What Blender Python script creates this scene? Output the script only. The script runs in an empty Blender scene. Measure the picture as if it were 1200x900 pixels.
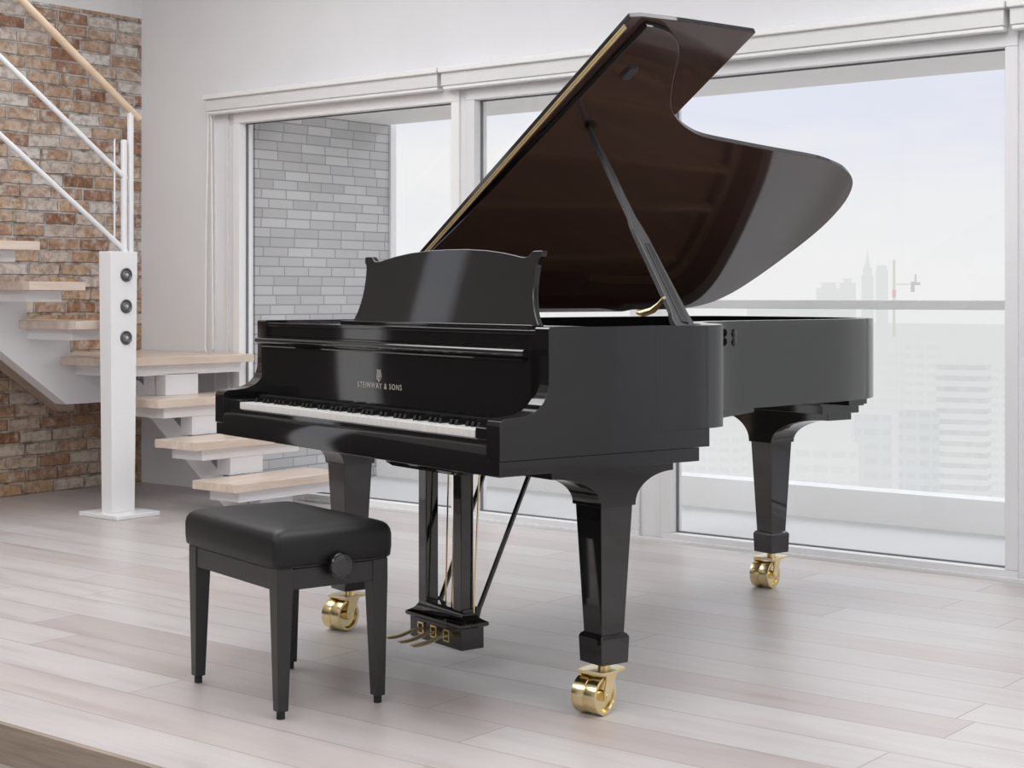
import bpy, bmesh, math, random
from mathutils import Vector, Matrix
random.seed(7)
C = bpy.context.scene.collection
PI = math.pi
R = math.radians

# ------------------------------------------------------------------ materials
def new_mat(name):
    m = bpy.data.materials.new(name); m.use_nodes = True
    nt = m.node_tree; nt.nodes.clear()
    out = nt.nodes.new('ShaderNodeOutputMaterial')
    return m, nt, out
def principled(name, col, rough=.5, metal=0., bump=None, spec=.5, coat=0., emis=None):
    m, nt, out = new_mat(name)
    p = nt.nodes.new('ShaderNodeBsdfPrincipled')
    p.inputs['Base Color'].default_value = (*col, 1)
    p.inputs['Roughness'].default_value = rough
    p.inputs['Metallic'].default_value = metal
    p.inputs['Specular IOR Level'].default_value = spec
    p.inputs['Coat Weight'].default_value = coat
    if emis:
        p.inputs['Emission Color'].default_value = (*emis[0], 1); p.inputs['Emission Strength'].default_value = emis[1]
    if bump:
        tc = nt.nodes.new('ShaderNodeTexCoord'); n = nt.nodes.new('ShaderNodeTexNoise')
        n.inputs['Scale'].default_value = bump[0]; n.inputs['Detail'].default_value = 4
        b = nt.nodes.new('ShaderNodeBump'); b.inputs['Strength'].default_value = bump[1]; b.inputs['Distance'].default_value = bump[2]
        nt.links.new(tc.outputs['Object'], n.inputs['Vector']); nt.links.new(n.outputs['Fac'], b.inputs['Height'])
        nt.links.new(b.outputs['Normal'], p.inputs['Normal'])
    nt.links.new(p.outputs[0], out.inputs[0])
    return m
class G:
    """small node-graph helper"""
    def __init__(s, nt): s.nt = nt
    def val(s, sock, v):
        if isinstance(v, (int, float)): sock.default_value = v
        elif isinstance(v, tuple): sock.default_value = v
        else: s.nt.links.new(v, sock)
    def math(s, op, a, b=0., c=None):
        n = s.nt.nodes.new('ShaderNodeMath'); n.operation = op
        s.val(n.inputs[0], a); s.val(n.inputs[1], b)
        if c is not None: s.val(n.inputs[2], c)
        return n.outputs[0]
    def xyz(s, x, y, z=0.):
        n = s.nt.nodes.new('ShaderNodeCombineXYZ')
        s.val(n.inputs[0], x); s.val(n.inputs[1], y); s.val(n.inputs[2], z); return n.outputs[0]
    def noise(s, vec, scale, detail=3, rough=.5):
        n = s.nt.nodes.new('ShaderNodeTexNoise'); s.val(n.inputs['Vector'], vec)
        n.inputs['Scale'].default_value = scale; n.inputs['Detail'].default_value = detail; n.inputs['Roughness'].default_value = rough
        return n.outputs['Fac']
    def rand(s, vec):
        n = s.nt.nodes.new('ShaderNodeTexWhiteNoise'); n.noise_dimensions = '3D'; s.val(n.inputs['Vector'], vec); return n.outputs['Value']
    def ramp(s, fac, stops, interp='LINEAR'):
        n = s.nt.nodes.new('ShaderNodeValToRGB'); n.color_ramp.interpolation = interp
        e = n.color_ramp.elements
        while len(e) < len(stops): e.new(.5)
        for k, (p, c) in enumerate(stops): e[k].position = p; e[k].color = (*c, 1)
        s.val(n.inputs[0], fac); return n.outputs[0]
    def mix(s, fac, a, b, blend='MIX'):
        n = s.nt.nodes.new('ShaderNodeMix'); n.data_type = 'RGBA'; n.blend_type = blend
        s.val(n.inputs[0], fac); s.val(n.inputs[6], a); s.val(n.inputs[7], b); return n.outputs[2]
    def mapr(s, v, a, b, c=0., d=1.):
        n = s.nt.nodes.new('ShaderNodeMapRange'); s.val(n.inputs[0], v)
        for k, q in enumerate((a, b, c, d)): n.inputs[k+1].default_value = q
        return n.outputs[0]
def tiles(g, x, y, w, h, gap, jitter=1., warp=None):
    """running-bond cells: returns per-cell random, seam mask (1 inside cell), row, col"""
    ry = g.math('DIVIDE', y, h); row = g.math('FLOOR', ry); fy = g.math('FRACT', ry)
    off = g.math('MULTIPLY', g.rand(g.xyz(row, 3.3)), jitter)
    rx = g.math('ADD', g.math('DIVIDE', x, w), off); colm = g.math('FLOOR', rx); fx = g.math('FRACT', rx)
    dy = g.math('MULTIPLY', g.math('MINIMUM', fy, g.math('SUBTRACT', 1., fy)), h)
    dx = g.math('MULTIPLY', g.math('MINIMUM', fx, g.math('SUBTRACT', 1., fx)), w)
    d = g.math('MINIMUM', dx, dy)
    if warp is not None: d = g.math('ADD', d, warp)
    mask = g.mapr(d, gap*.4, gap)
    return g.rand(g.xyz(row, colm)), mask, row, colm

def floor_mat(name, v0, dark=1.):
    m, nt, out = new_mat(name); g = G(nt)
    geo = nt.nodes.new('ShaderNodeNewGeometry'); sep = nt.nodes.new('ShaderNodeSeparateXYZ'); nt.links.new(geo.outputs['Position'], sep.inputs[0])
    x, y, z = sep.outputs
    yy = g.math('SUBTRACT', y, v0)
    rnd, mask, row, colm = tiles(g, x, yy, 1.75, .195, .0026)
    grain = g.noise(g.xyz(g.math('MULTIPLY', x, .9), g.math('MULTIPLY', y, 9.), g.math('MULTIPLY', rnd, 30.)), 1.6, 5, .6)
    fine = g.noise(g.xyz(g.math('MULTIPLY', x, 3.), g.math('MULTIPLY', y, 60.), rnd), 2., 4, .6)
    base = g.ramp(rnd, [(0., (.49, .44, .425)), (.2, (.57, .54, .53)), (.45, (.545, .52, .512)), (.7, (.595, .575, .565)), (.9, (.53, .48, .465)), (1., (.58, .56, .55))])
    tint = g.ramp(grain, [(.3, (.80, .745, .725)), (.5, (1., .985, .975)), (.72, (1.08, 1.09, 1.09))])
    c = g.mix(.62, base, tint, 'MULTIPLY')
    c = g.mix(.10, c, g.ramp(fine, [(.3, (.45, .4, .38)), (.7, (1, 1, 1))]), 'MULTIPLY')
    c = g.mix(1., c, (.93, .925, .935, 1), 'MULTIPLY')
    c = g.mix(mask, (.30*dark, .25*dark, .23*dark, 1), c)
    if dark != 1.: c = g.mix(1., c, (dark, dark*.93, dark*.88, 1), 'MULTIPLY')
    p = nt.nodes.new('ShaderNodeBsdfPrincipled'); nt.links.new(c, p.inputs['Base Color'])
    nt.links.new(g.mapr(grain, .3, .7, .30, .42), p.inputs['Roughness'])
    b = nt.nodes.new('ShaderNodeBump'); b.inputs['Strength'].default_value = .25; b.inputs['Distance'].default_value = .002
    nt.links.new(g.math('ADD', mask, g.math('MULTIPLY', grain, .15)), b.inputs['Height']); nt.links.new(b.outputs[0], p.inputs['Normal'])
    nt.links.new(p.outputs[0], out.inputs[0]); return m

def brick_mat(name):
    m, nt, out = new_mat(name); g = G(nt)
    geo = nt.nodes.new('ShaderNodeNewGeometry'); sep = nt.nodes.new('ShaderNodeSeparateXYZ'); nt.links.new(geo.outputs['Position'], sep.inputs[0])
    x, y, z = sep.outputs
    warpn = g.noise(geo.outputs['Position'], 9., 4, .6)
    wx = g.math('MULTIPLY', g.math('SUBTRACT', g.noise(geo.outputs['Position'], 5., 2), .5), .022)
    yy = g.math('ADD', y, wx); zz = g.math('ADD', z, g.math('MULTIPLY', wx, .45))
    warp = g.math('MULTIPLY', g.math('SUBTRACT', warpn, .5), .016)
    rnd, mask, row, colm = tiles(g, yy, zz, .205, .0705, .0085, 1., warp)
    rnd2 = g.rand(g.xyz(colm, row, 5.))
    base = g.ramp(rnd, [(0., (.27, .14, .085)), (.08, (.36, .21, .14)), (.25, (.46, .31, .215)), (.42, (.53, .41, .30)),
                        (.56, (.52, .37, .235)), (.68, (.55, .44, .37)), (.82, (.62, .57, .52)), (1., (.68, .65, .62))])
    n1 = g.noise(g.xyz(g.math('MULTIPLY', y, 1.), z, g.math('MULTIPLY', rnd, 9.)), 26., 5, .65)
    n2 = g.noise(g.xyz(g.math('MULTIPLY', y, 1.6), z, g.math('MULTIPLY', rnd2, 9.)), 11., 5, .65)
    c = g.mix(g.mapr(n2, .48, .66, 0., .8), base, (.66, .60, .55, 1))
    c = g.mix(g.math('MULTIPLY', g.mapr(n1, .55, .40), .55), c, g.mix(1., base, (.42, .33, .3, 1), 'MULTIPLY'))
    mort = g.ramp(g.noise(geo.outputs['Position'], 14., 4, .6), [(.35, (.20, .165, .14)), (.5, (.47, .43, .40)), (.7, (.60, .57, .54))])
    c = g.mix(mask, mort, c)
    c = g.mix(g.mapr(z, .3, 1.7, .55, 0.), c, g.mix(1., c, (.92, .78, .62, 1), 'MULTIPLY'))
    p = nt.nodes.new('ShaderNodeBsdfPrincipled'); nt.links.new(c, p.inputs['Base Color']); p.inputs['Roughness'].default_value = .85
    p.inputs['Specular IOR Level'].default_value = .2
    b = nt.nodes.new('ShaderNodeBump'); b.inputs['Strength'].default_value = .8; b.inputs['Distance'].default_value = .012
    nt.links.new(g.math('ADD', mask, g.math('MULTIPLY', n1, .5)), b.inputs['Height']); nt.links.new(b.outputs[0], p.inputs['Normal'])
    nt.links.new(p.outputs[0], out.inputs[0]); return m

def grey_brick_mat(name):
    m, nt, out = new_mat(name); g = G(nt)
    geo = nt.nodes.new('ShaderNodeNewGeometry'); sep = nt.nodes.new('ShaderNodeSeparateXYZ'); nt.links.new(geo.outputs['Position'], sep.inputs[0])
    x, y, z = sep.outputs
    rnd, mask, row, colm = tiles(g, y, z, .19, .0545, .0048, 1.)
    c = g.ramp(rnd, [(0., (.42, .417, .424)), (.5, (.475, .472, .48)), (1., (.54, .538, .545))])
    c = g.mix(mask, (.27, .266, .275, 1), c)
    p = nt.nodes.new('ShaderNodeBsdfPrincipled'); nt.links.new(c, p.inputs['Base Color']); p.inputs['Roughness'].default_value = .8
    nt.links.new(p.outputs[0], out.inputs[0]); return m

def wood_mat(name, a, b_, scale=(1., 14., 14.), rough=.4, axis='x', stave=.045):
    m, nt, out = new_mat(name); g = G(nt)
    geo = nt.nodes.new('ShaderNodeNewGeometry'); sep = nt.nodes.new('ShaderNodeSeparateXYZ'); nt.links.new(geo.outputs['Position'], sep.inputs[0])
    x, y, z = sep.outputs
    n = g.noise(g.xyz(g.math('MULTIPLY', x, scale[0]), g.math('MULTIPLY', y, scale[1]), g.math('MULTIPLY', z, scale[2])), 3., 5, .6)
    lanes = {'x': x, 'y': y}[axis]; run = {'x': y, 'y': x}[axis]
    rnd, mask, _, _ = tiles(g, run, lanes, .42, stave, .0008)
    c = g.ramp(n, [(.3, a), (.7, b_)])
    c = g.mix(.5, c, g.ramp(rnd, [(0., (.80, .74, .66)), (1., (1.05, 1.04, 1.03))]), 'MULTIPLY')
    p = nt.nodes.new('ShaderNodeBsdfPrincipled'); nt.links.new(c, p.inputs['Base Color']); p.inputs['Roughness'].default_value = rough
    nt.links.new(p.outputs[0], out.inputs[0]); return m

def plaster_mat(name, col):
    m, nt, out = new_mat(name); g = G(nt)
    geo = nt.nodes.new('ShaderNodeNewGeometry')
    n = g.noise(geo.outputs['Position'], 1.4, 4, .55)
    c = g.ramp(n, [(.3, tuple(v*.965 for v in col)), (.7, tuple(min(1, v*1.03) for v in col))])
    p = nt.nodes.new('ShaderNodeBsdfPrincipled'); nt.links.new(c, p.inputs['Base Color']); p.inputs['Roughness'].default_value = .85
    p.inputs['Specular IOR Level'].default_value = .25
    nt.links.new(p.outputs[0], out.inputs[0]); return m

def glass_mat(name):
    m, nt, out = new_mat(name)
    t = nt.nodes.new('ShaderNodeBsdfTransparent'); t.inputs[0].default_value = (.985, .99, .99, 1)
    gl = nt.nodes.new('ShaderNodeBsdfGlossy'); gl.inputs['Roughness'].default_value = .01
    lw = nt.nodes.new('ShaderNodeLayerWeight'); lw.inputs[0].default_value = .5
    g = G(nt); fac = g.math('ADD', .03, g.math('MULTIPLY', g.math('POWER', lw.outputs['Facing'], 5.), .75))
    mx = nt.nodes.new('ShaderNodeMixShader')
    nt.links.new(fac, mx.inputs[0]); nt.links.new(t.outputs[0], mx.inputs[1]); nt.links.new(gl.outputs[0], mx.inputs[2])
    nt.links.new(mx.outputs[0], out.inputs[0]); return m

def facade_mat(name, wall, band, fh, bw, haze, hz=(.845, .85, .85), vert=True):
    """distant hazy facade: haze mixed into its own glowing colour"""
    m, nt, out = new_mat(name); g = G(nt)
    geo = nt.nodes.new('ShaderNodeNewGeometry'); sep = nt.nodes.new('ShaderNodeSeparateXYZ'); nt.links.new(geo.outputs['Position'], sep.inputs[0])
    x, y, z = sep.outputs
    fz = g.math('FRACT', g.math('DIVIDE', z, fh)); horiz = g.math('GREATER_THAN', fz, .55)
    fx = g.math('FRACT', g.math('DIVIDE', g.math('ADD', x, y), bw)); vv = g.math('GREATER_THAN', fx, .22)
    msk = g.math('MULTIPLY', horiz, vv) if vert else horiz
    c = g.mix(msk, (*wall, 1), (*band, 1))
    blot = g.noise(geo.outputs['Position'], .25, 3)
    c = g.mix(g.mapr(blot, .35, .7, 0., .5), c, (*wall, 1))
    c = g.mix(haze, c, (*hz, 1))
    d = nt.nodes.new('ShaderNodeEmission'); nt.links.new(c, d.inputs[0]); d.inputs[1].default_value = .97  # emission stands in for daylight and haze on the facade
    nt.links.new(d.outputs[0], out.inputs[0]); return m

M = {}
M['lacquer'] = principled('black_lacquer', (.0075, .0072, .0078), .045, coat=.0, spec=.85)
M['lid_under'] = principled('lid_lacquer_reflection', (.060, .034, .028), .07, spec=.85)  # brown base stands in for the reflected plate and soundboard
M['satin'] = principled('satin_black_wood', (.020, .0195, .021), .32, spec=.5)
M['leather'] = principled('black_leather', (.0085, .0085, .0095), .46, bump=(420, .2, .0005), spec=.38)
M['propblack'] = principled('prop_satin_black', (.035, .036, .038), .25, spec=.8)
M['rubber'] = principled('black_rubber', (.01, .01, .01), .7)
M['brass'] = principled('polished_brass', (.86, .72, .42), .20, 1.)
M['hinge'] = principled('hinge_brass', (.78, .62, .33), .35, 1.)
M['pedalbrass'] = principled('pedal_brass', (.95, .80, .50), .42, .85)
M['ivory'] = principled('ivory_key', (.80, .79, .77), .22)
M['ebony'] = principled('ebony_key', (.008, .008, .008), .2)
M['felt'] = principled('black_felt', (.006, .006, .006), .95)
M['logo'] = principled('silver_inlay', (.62, .60, .55), .35, .3)
M['plate'] = principled('bronze_plate', (.30, .19, .11), .40, .4)
M['board'] = wood_mat('spruce_soundboard', (.17, .10, .07), (.26, .16, .11), (14., 1., 1.), .35)
M['white'] = principled('white_enamel', (.80, .80, .81), .28)
M['stairwhite'] = principled('white_painted_steel', (.80, .80, .82), .38)
M['frame'] = principled('white_window_frame', (.74, .74, .75), .4)
M['cassette'] = principled('blind_cassette', (.72, .72, .72), .5)
M['railwhite'] = principled('blind_rail', (.84, .84, .84), .4)
M['gasket'] = principled('grey_gasket', (.16, .16, .17), .6)
M['wall'] = plaster_mat('grey_plaster', (.775, .778, .80))
M['darkpanel'] = principled('added_dark_wainscot', (.035, .028, .024), .5)
M['taupe'] = plaster_mat('taupe_plaster', (.30, .28, .27))
M['wallwhite'] = plaster_mat('white_plaster', (.76, .76, .77))
M['ceil'] = plaster_mat('ceiling_plaster', (.80, .80, .80))
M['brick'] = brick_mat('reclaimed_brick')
M['gbrick'] = grey_brick_mat('grey_facing_brick')
M['floor'] = floor_mat('whitewashed_planks', 2.41)
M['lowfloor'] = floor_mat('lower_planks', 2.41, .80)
M['nosing'] = wood_mat('step_face_wood', (.25, .20, .16), (.38, .32, .27), (1.2, 1., 26.), .5, 'y', 3.)
M['tread'] = wood_mat('beech_tread', (.60, .49, .41), (.72, .62, .54), (14., 1., 10.), .3)
M['handrail'] = wood_mat('beech_handrail', (.66, .50, .37), (.76, .62, .48), (14., 1., 4.), .4, 'x', 3.)
M['tanwood'] = wood_mat('tan_stringer', (.50, .40, .33), (.60, .50, .42), (10., 1., 4.), .5, 'x', 3.)
M['glass'] = glass_mat('window_glass')
M['concrete'] = principled('balcony_concrete', (.78, .78, .78), .8)
M['soffit'] = principled('balcony_soffit', (.74, .73, .72), .8)
M['railing'] = principled('painted_rail', (.60, .60, .60), .4)
M['lampring'] = principled('grey_lamp_ring', (.10, .105, .11), .35, .6)
M['lampdark'] = principled('dark_lamp_cone', (.16, .165, .17), .45, .4)
M['lampmid'] = principled('lamp_centre', (.55, .55, .55), .3, .5)
M['cord'] = principled('white_cord', (.90, .88, .86), .6)

# ------------------------------------------------------------------ mesh helpers
def box(bm, x0, x1, y0, y1, z0, z1):
    v = [bm.verts.new(p) for p in ((x0,y0,z0),(x1,y0,z0),(x1,y1,z0),(x0,y1,z0),(x0,y0,z1),(x1,y0,z1),(x1,y1,z1),(x0,y1,z1))]
    for f in ((3,2,1,0),(4,5,6,7),(0,1,5,4),(1,2,6,5),(2,3,7,6),(3,0,4,7)): bm.faces.new([v[i] for i in f])
def prism(bm, pts, fn, t0, t1):
    """2D polygon swept between t0 and t1; fn(a,b,t)->xyz"""
    A = [bm.verts.new(fn(a, b, t0)) for a, b in pts]; B = [bm.verts.new(fn(a, b, t1)) for a, b in pts]
    n = len(pts)
    bm.faces.new(A); bm.faces.new(B[::-1])
    for i in range(n): bm.faces.new((A[i], B[i], B[(i+1) % n], A[(i+1) % n]))
def loft(bm, rings, cap=True):
    RR = [[bm.verts.new(p) for p in r] for r in rings]; n = len(RR[0])
    for a, b in zip(RR, RR[1:]):
        for i in range(n): bm.faces.new((a[i], a[(i+1) % n], b[(i+1) % n], b[i]))
    if cap: bm.faces.new(RR[0][::-1]); bm.faces.new(RR[-1])
def frame_of(d):
    d = Vector(d).normalized(); up = Vector((0, 0, 1)) if abs(d.z) < .95 else Vector((1, 0, 0))
    a = d.cross(up).normalized(); return d, a, a.cross(d).normalized()
def bar(bm, p, q, r, n=12, r2=None):
    p, q = Vector(p), Vector(q); d, a, b = frame_of(q-p); r2 = r if r2 is None else r2
    loft(bm, [[tuple(c + a*(math.cos(t)*rr) + b*(math.sin(t)*rr)) for t in [2*PI*k/n for k in range(n)]] for c, rr in ((p, r), (q, r2))])
def tube(bm, pts, r, n=8, closed=False):
    P = [Vector(p) for p in pts]; rings = []
    for i, p in enumerate(P):
        d = (P[(i+1) % len(P)] - P[i-1]) if closed or 0 < i < len(P)-1 else (P[1]-P[0] if i == 0 else P[-1]-P[-2])
        d, a, b = frame_of(d); rings.append([tuple(p + a*(math.cos(t)*r) + b*(math.sin(t)*r)) for t in [2*PI*k/n for k in range(n)]])
    if closed: rings.append(rings[0])
    loft(bm, rings, not closed)
def lathe(bm, prof, centre, axis, n=32):
    """prof [(dist along axis, radius)]"""
    c = Vector(centre); d, a, b = frame_of(axis)
    loft(bm, [[tuple(c + d*h + a*(math.cos(t)*r) + b*(math.sin(t)*r)) for t in [2*PI*k/n for k in range(n)]] for h, r in prof])
def rrect(x0, x1, y0, y1, r, n=6):
    o = []
    for cx, cy, a0 in ((x1-r, y0+r, -PI/2), (x1-r, y1-r, 0), (x0+r, y1-r, PI/2), (x0+r, y0+r, PI)):
        for k in range(n+1): t = a0 + PI/2*k/n; o.append((cx+r*math.cos(t), cy+r*math.sin(t)))
    return o
def catmull(P, k=8, closed=False):
    o = []; n = len(P)
    for i in range(n-1):
        p0 = P[max(i-1, 0)]; p1 = P[i]; p2 = P[i+1]; p3 = P[min(i+2, n-1)]
        for j in range(k):
            t = j/k
            o.append(tuple(.5*(2*b + (c-a)*t + (2*a-5*b+4*c-d)*t*t + (3*b-a-3*c+d)*t**3) for a, b, c, d in zip(p0, p1, p2, p3)))
    o.append(tuple(P[-1])); return o
def obj(name, bm, mat, parent=None, bevel=0, smooth=True, ang=32, world=False):
    bmesh.ops.recalc_face_normals(bm, faces=bm.faces)
    if world and parent is not None:
        r = parent
        while r.parent: r = r.parent
        bm.transform(Matrix.Translation(-r.location))
    me = bpy.data.meshes.new(name); bm.to_mesh(me); bm.free()
    me.materials.append(mat if not isinstance(mat, str) else M[mat])
    if smooth:
        me.polygons.foreach_set('use_smooth', [True]*len(me.polygons)); me.set_sharp_from_angle(angle=R(ang))
    o = bpy.data.objects.new(name, me); C.objects.link(o)
    if parent is not None: o.parent = parent
    if bevel:
        b = o.modifiers.new('bevel', 'BEVEL'); b.width = bevel; b.segments = 2; b.limit_method = 'ANGLE'; b.angle_limit = R(40); b.harden_normals = True
    return o
def BM(): return bmesh.new()
def bx(*b):
    bm = BM()
    for q in b: box(bm, *q)
    return bm
def thing(name, label, cat, loc=(0, 0, 0), rz=0, group=None):
    o = bpy.data.objects.new(name, None); C.objects.link(o); o.location = loc; o.rotation_euler = (0, 0, rz)
    o.empty_display_size = .2
    o['label'] = label; o['category'] = cat
    if group: o['group'] = group
    return o
def tag(o, label, cat, group=None):
    o['label'] = label; o['category'] = cat
    if group: o['group'] = group
    return o
def struct(name, bm, mat, label=None, cat=None, parent=None, **k):
    o = obj(name, bm, mat, parent, **k)
    if parent is None:
        o['kind'] = 'structure'
        if label: o['label'] = label; o['category'] = cat
    return o

# ------------------------------------------------------------------ room shell (x along the window wall, y towards the windows)
WL, WV, WR, WF, CZ = -7.53, 6.03, 3.4, -4.2, 3.3
struct('floor', bx((WL, WR, 2.41, WV+.02, -.03, 0)), 'floor', 'whitewashed oak plank floor under the piano', 'floor', smooth=False)
struct('trim_1', bx((WL, WR, 2.395, 2.4098, -.10, -.0005)), 'nosing', 'brown wood grained face of the floor step', 'step', smooth=False)
struct('trim_2', bx((-4.19, -4.186, 2.3935, 2.3952, -.10, -.001)), 'gasket', 'dark seam in the face of the floor step', 'step', smooth=False)
struct('floor_lower', bx((WL, WR, WF, 2.395, -.13, -.10)), 'lowfloor', 'lower plank floor in front of the step', 'floor', smooth=False)
struct('ceiling', bx((WL, WR, WF, WV+.1, CZ, CZ+.1)), 'ceil', 'white ceiling', 'ceiling', smooth=False)
# brick wall with an unseen opening added for reflections, white band above the brick
WO0, WO1 = 2.03, 2.30
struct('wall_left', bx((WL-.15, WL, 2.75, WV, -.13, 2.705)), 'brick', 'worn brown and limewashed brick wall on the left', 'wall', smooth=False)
struct('trim_3', bx((WL-.15, WL, WF, WV, 2.705, CZ)), 'wallwhite', 'white plaster band above the brick', 'wall', smooth=False)
struct('trim_9', bx((WL-.15, WL, WO1, 2.75, -.13, 1.45), (WL-.15, WL, WF, WO0, -.13, 1.45)), 'darkpanel', 'dark wainscot added unseen at the left for lacquer reflections', 'wainscot', smooth=False)  # unseen panelling added to keep the lacquer reflections dark
struct('wall_left_upper', bx((WL-.15, WL, WO1, 2.75, 1.45, 2.705), (WL-.15, WL, WF, WO0, 1.45, 2.705)), 'taupe', 'taupe plaster added unseen above the wainscot for lacquer reflections', 'wall', smooth=False)  # unseen, toned for what the music desk mirrors
struct('window_6', bx((WL-.10, WL-.05, WO0, WO0+.02, 0, 2.705), (WL-.10, WL-.05, WO1-.02, WO1, 0, 2.705)), 'frame', 'tall slot window added unseen at the left for a bright reflection', 'window', smooth=False)  # added slot gives the bright band mirrored in the piano front
# window wall
Z0, ZT = .0, 2.105
P = [(-6.682, -5.148), (-5.0, -4.09), (-3.874, -2.362), (-2.21, -.70), (-.55, .96)]  # last two panes are unseen, added for light and lacquer reflections
O0, O1 = -6.80, 1.08
struct('wall_back', bx((WL, O0, WV, WV+.14, -.13, CZ), (O0, O1, WV, WV+.14, ZT, CZ), (O1, WR, WV, WV+.14, -.13, CZ)), 'wall', 'pale grey plaster wall around the windows', 'wall', smooth=False)
struct('wall_right', bx((WR, WR+.1, -1.2, 1.2, -.13, CZ), (WR, WR+.1, 4.9, WV+.14, -.13, CZ), (WR, WR+.1, WF, -3.2, -.13, CZ), (WR, WR+.1, WF, WV, 2.6, CZ)), 'wallwhite', 'white wall out of frame to the right', 'wall', smooth=False)
struct('wall_front', bx((WL, -4.6, WF-.1, WF, -.13, CZ), (-3.4, -1.2, WF-.1, WF, -.13, CZ), (0, WR, WF-.1, WF, -.13, CZ), (-4.6, 0, WF-.1, WF, 2.6, CZ)), 'wallwhite', 'white wall behind the viewpoint', 'wall', smooth=False)
# posts between the panes, with stepped profiles
edges = [(-6.80, P[0][0]), (P[0][1], P[1][0]), (P[1][1], P[2][0]), (P[2][1], P[3][0]), (P[3][1], P[4][0]), (P[4][1], O1)]
bm = BM()
for a, b in edges:
    box(bm, a+(.0 if a == -6.80 else .02), b-(.0 if b == O1 else .02), WV+.012, WV+.12, Z0, ZT+.02)
box(bm, -6.80, -6.775, WV-.006, WV+.013, Z0, ZT)
struct('trim_4', bm, 'frame', 'white posts between the window panes', 'window frame', bevel=.003)
for i, (a, b) in enumerate(P):
    f = .050
    bm = BM()
    zt, zb = 2.04, .038
    fr = [(a-f, b+f, zt, zt+.085), (a-f, b+f, .0, zb), (a-f, a, zb+.0005, zt-.0005), (b, b+f, zb+.0005, zt-.0005)]
    for (x0, x1, z0, z1) in fr: box(bm, x0, x1, WV-.004, WV+.09, z0, z1)
    w = struct('window_%d' % (i+1), bm, 'railwhite' if i == 0 else 'frame', ['leftmost sliding window pane showing the grey brick outside', 'window pane hidden mostly behind the piano', 'large window pane showing the hazy city at right', 'unseen window pane past the right edge, added for reflections', 'farthest unseen window pane, added for streaks in the lacquer'][i], 'window', bevel=.0025)
    obj('gasket', bx((a, a+.006, WV+.045, WV+.06, zb, zt), (b-.004, b, WV+.045, WV+.06, zb, zt), (a, b, WV+.045, WV+.06, zt-.006, zt), (a, b, WV+.045, WV+.06, zb, zb+.006)), 'gasket', w, smooth=False)
    bm = BM(); bm.faces.new([bm.verts.new(q) for q in ((a, WV+.052, zb), (b, WV+.052, zb), (b, WV+.052, zt), (a, WV+.052, zt))])
    obj('pane', bm, 'glass', w, smooth=False)
# ledge along the floor under the windows
struct('trim_5', bx((O0, O1, WV-.03, WV+.0, .0, .012)), 'frame', 'low sill strip along the floor under the windows', 'window sill', smooth=False)
# slim vertical trim at the far left of the windows
struct('trim_6', bx((-6.895, -6.875, WV-.012, WV+.005, 0, 2.10)), 'frame', 'slim vertical trim left of the windows', 'trim', bevel=.002)

# roller blinds in cassettes
def blind(x0, x1, label, cord=False):
    t = thing('roller_blind', label, 'roller blind', (x0, WV, 2.0), 0, 'roller blind cassettes above the windows')
    obj('cassette', bx((x0+.008, x1-.008, WV-.065, WV-.004, 2.112, 2.178)), 'cassette', t, bevel=.004, world=True)
    obj('top_rail', bx((x0, x1, WV-.082, WV-.002, 2.176, 2.205)), 'railwhite', t, bevel=.006, world=True)
    obj('bottom_bar', bx((x0+.012, x1-.012, WV-.058, WV-.01, 2.094, 2.114)), 'railwhite', t, bevel=.006, world=True)
    if cord:
        pts = []
        xc, r = -6.90, .032
        for k in range(13): a = PI + PI*k/12; pts.append((xc + r*math.cos(a)*(1.0), WV-.03, .80 + .04*math.sin(a)))
        pts += [(xc+r-.004, WV-.03, 1.3), (xc+r-.014, WV-.032, 2.12), (xc-.004, WV-.032, 2.12), (xc-r+.004, WV-.03, 1.4)]
        bm = BM(); tube(bm, pts, .0042, 8, True)
        obj('pull_cord', bm, 'cord', t, world=True)
blind(-6.90, -5.178, 'long white blind cassette above the left window with pull cord', True)
blind(-5.17, -2.335, 'long white blind cassette above the middle and right windows')
blind(-2.328, 1.12, 'white blind cassette cut off at the right edge of the photo')

# ------------------------------------------------------------------ outside: balcony
M['bfloor'] = principled('balcony_floor_tile', (.56, .56, .57), .7)
struct('floor_balcony', bx((-9, 6, WV+.14, 7.30, -.2, -.004)), 'bfloor', 'pale balcony floor outside the windows', 'balcony floor', smooth=False)
struct('trim_7', bx((-6.7, 6, 7.15, 7.30, -.2, .15)), 'concrete', 'low kerb along the balcony edge', 'kerb', smooth=False)
struct('ceiling_balcony', bx((-9, 6, WV+.14, 7.25, 2.13, 2.4)), 'soffit', 'grey slab overhanging the balcony', 'slab', smooth=False)
struct('wall_balcony', bx((-7.6, -6.70, WV+.13, 7.26, -.2, 2.14)), 'gbrick', 'grey thin brick side wall of the balcony', 'wall', smooth=False)
struct('trim_8', bx((-7.2, -6.685, 7.262, 7.31, -.2, 2.135)), 'wallwhite', 'pale edge of the grey brick balcony wall', 'trim', smooth=False)
t = thing('balcony_railing', 'glass balcony railing with pale horizontal top rail behind the piano', 'railing', (-3, 7.2, .15))
obj('top_rail', bx((-6.68, 5.9, 7.17, 7.23, 1.022, 1.066)), 'railing', t, bevel=.004, world=True)
bm = BM(); bm.faces.new([bm.verts.new(q) for q in ((-6.66, 7.2, .15), (5.88, 7.2, .15), (5.88, 7.2, 1.022), (-6.66, 7.2, 1.022))])
obj('glass_panel', bm, 'glass', t, smooth=False, world=True)

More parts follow.
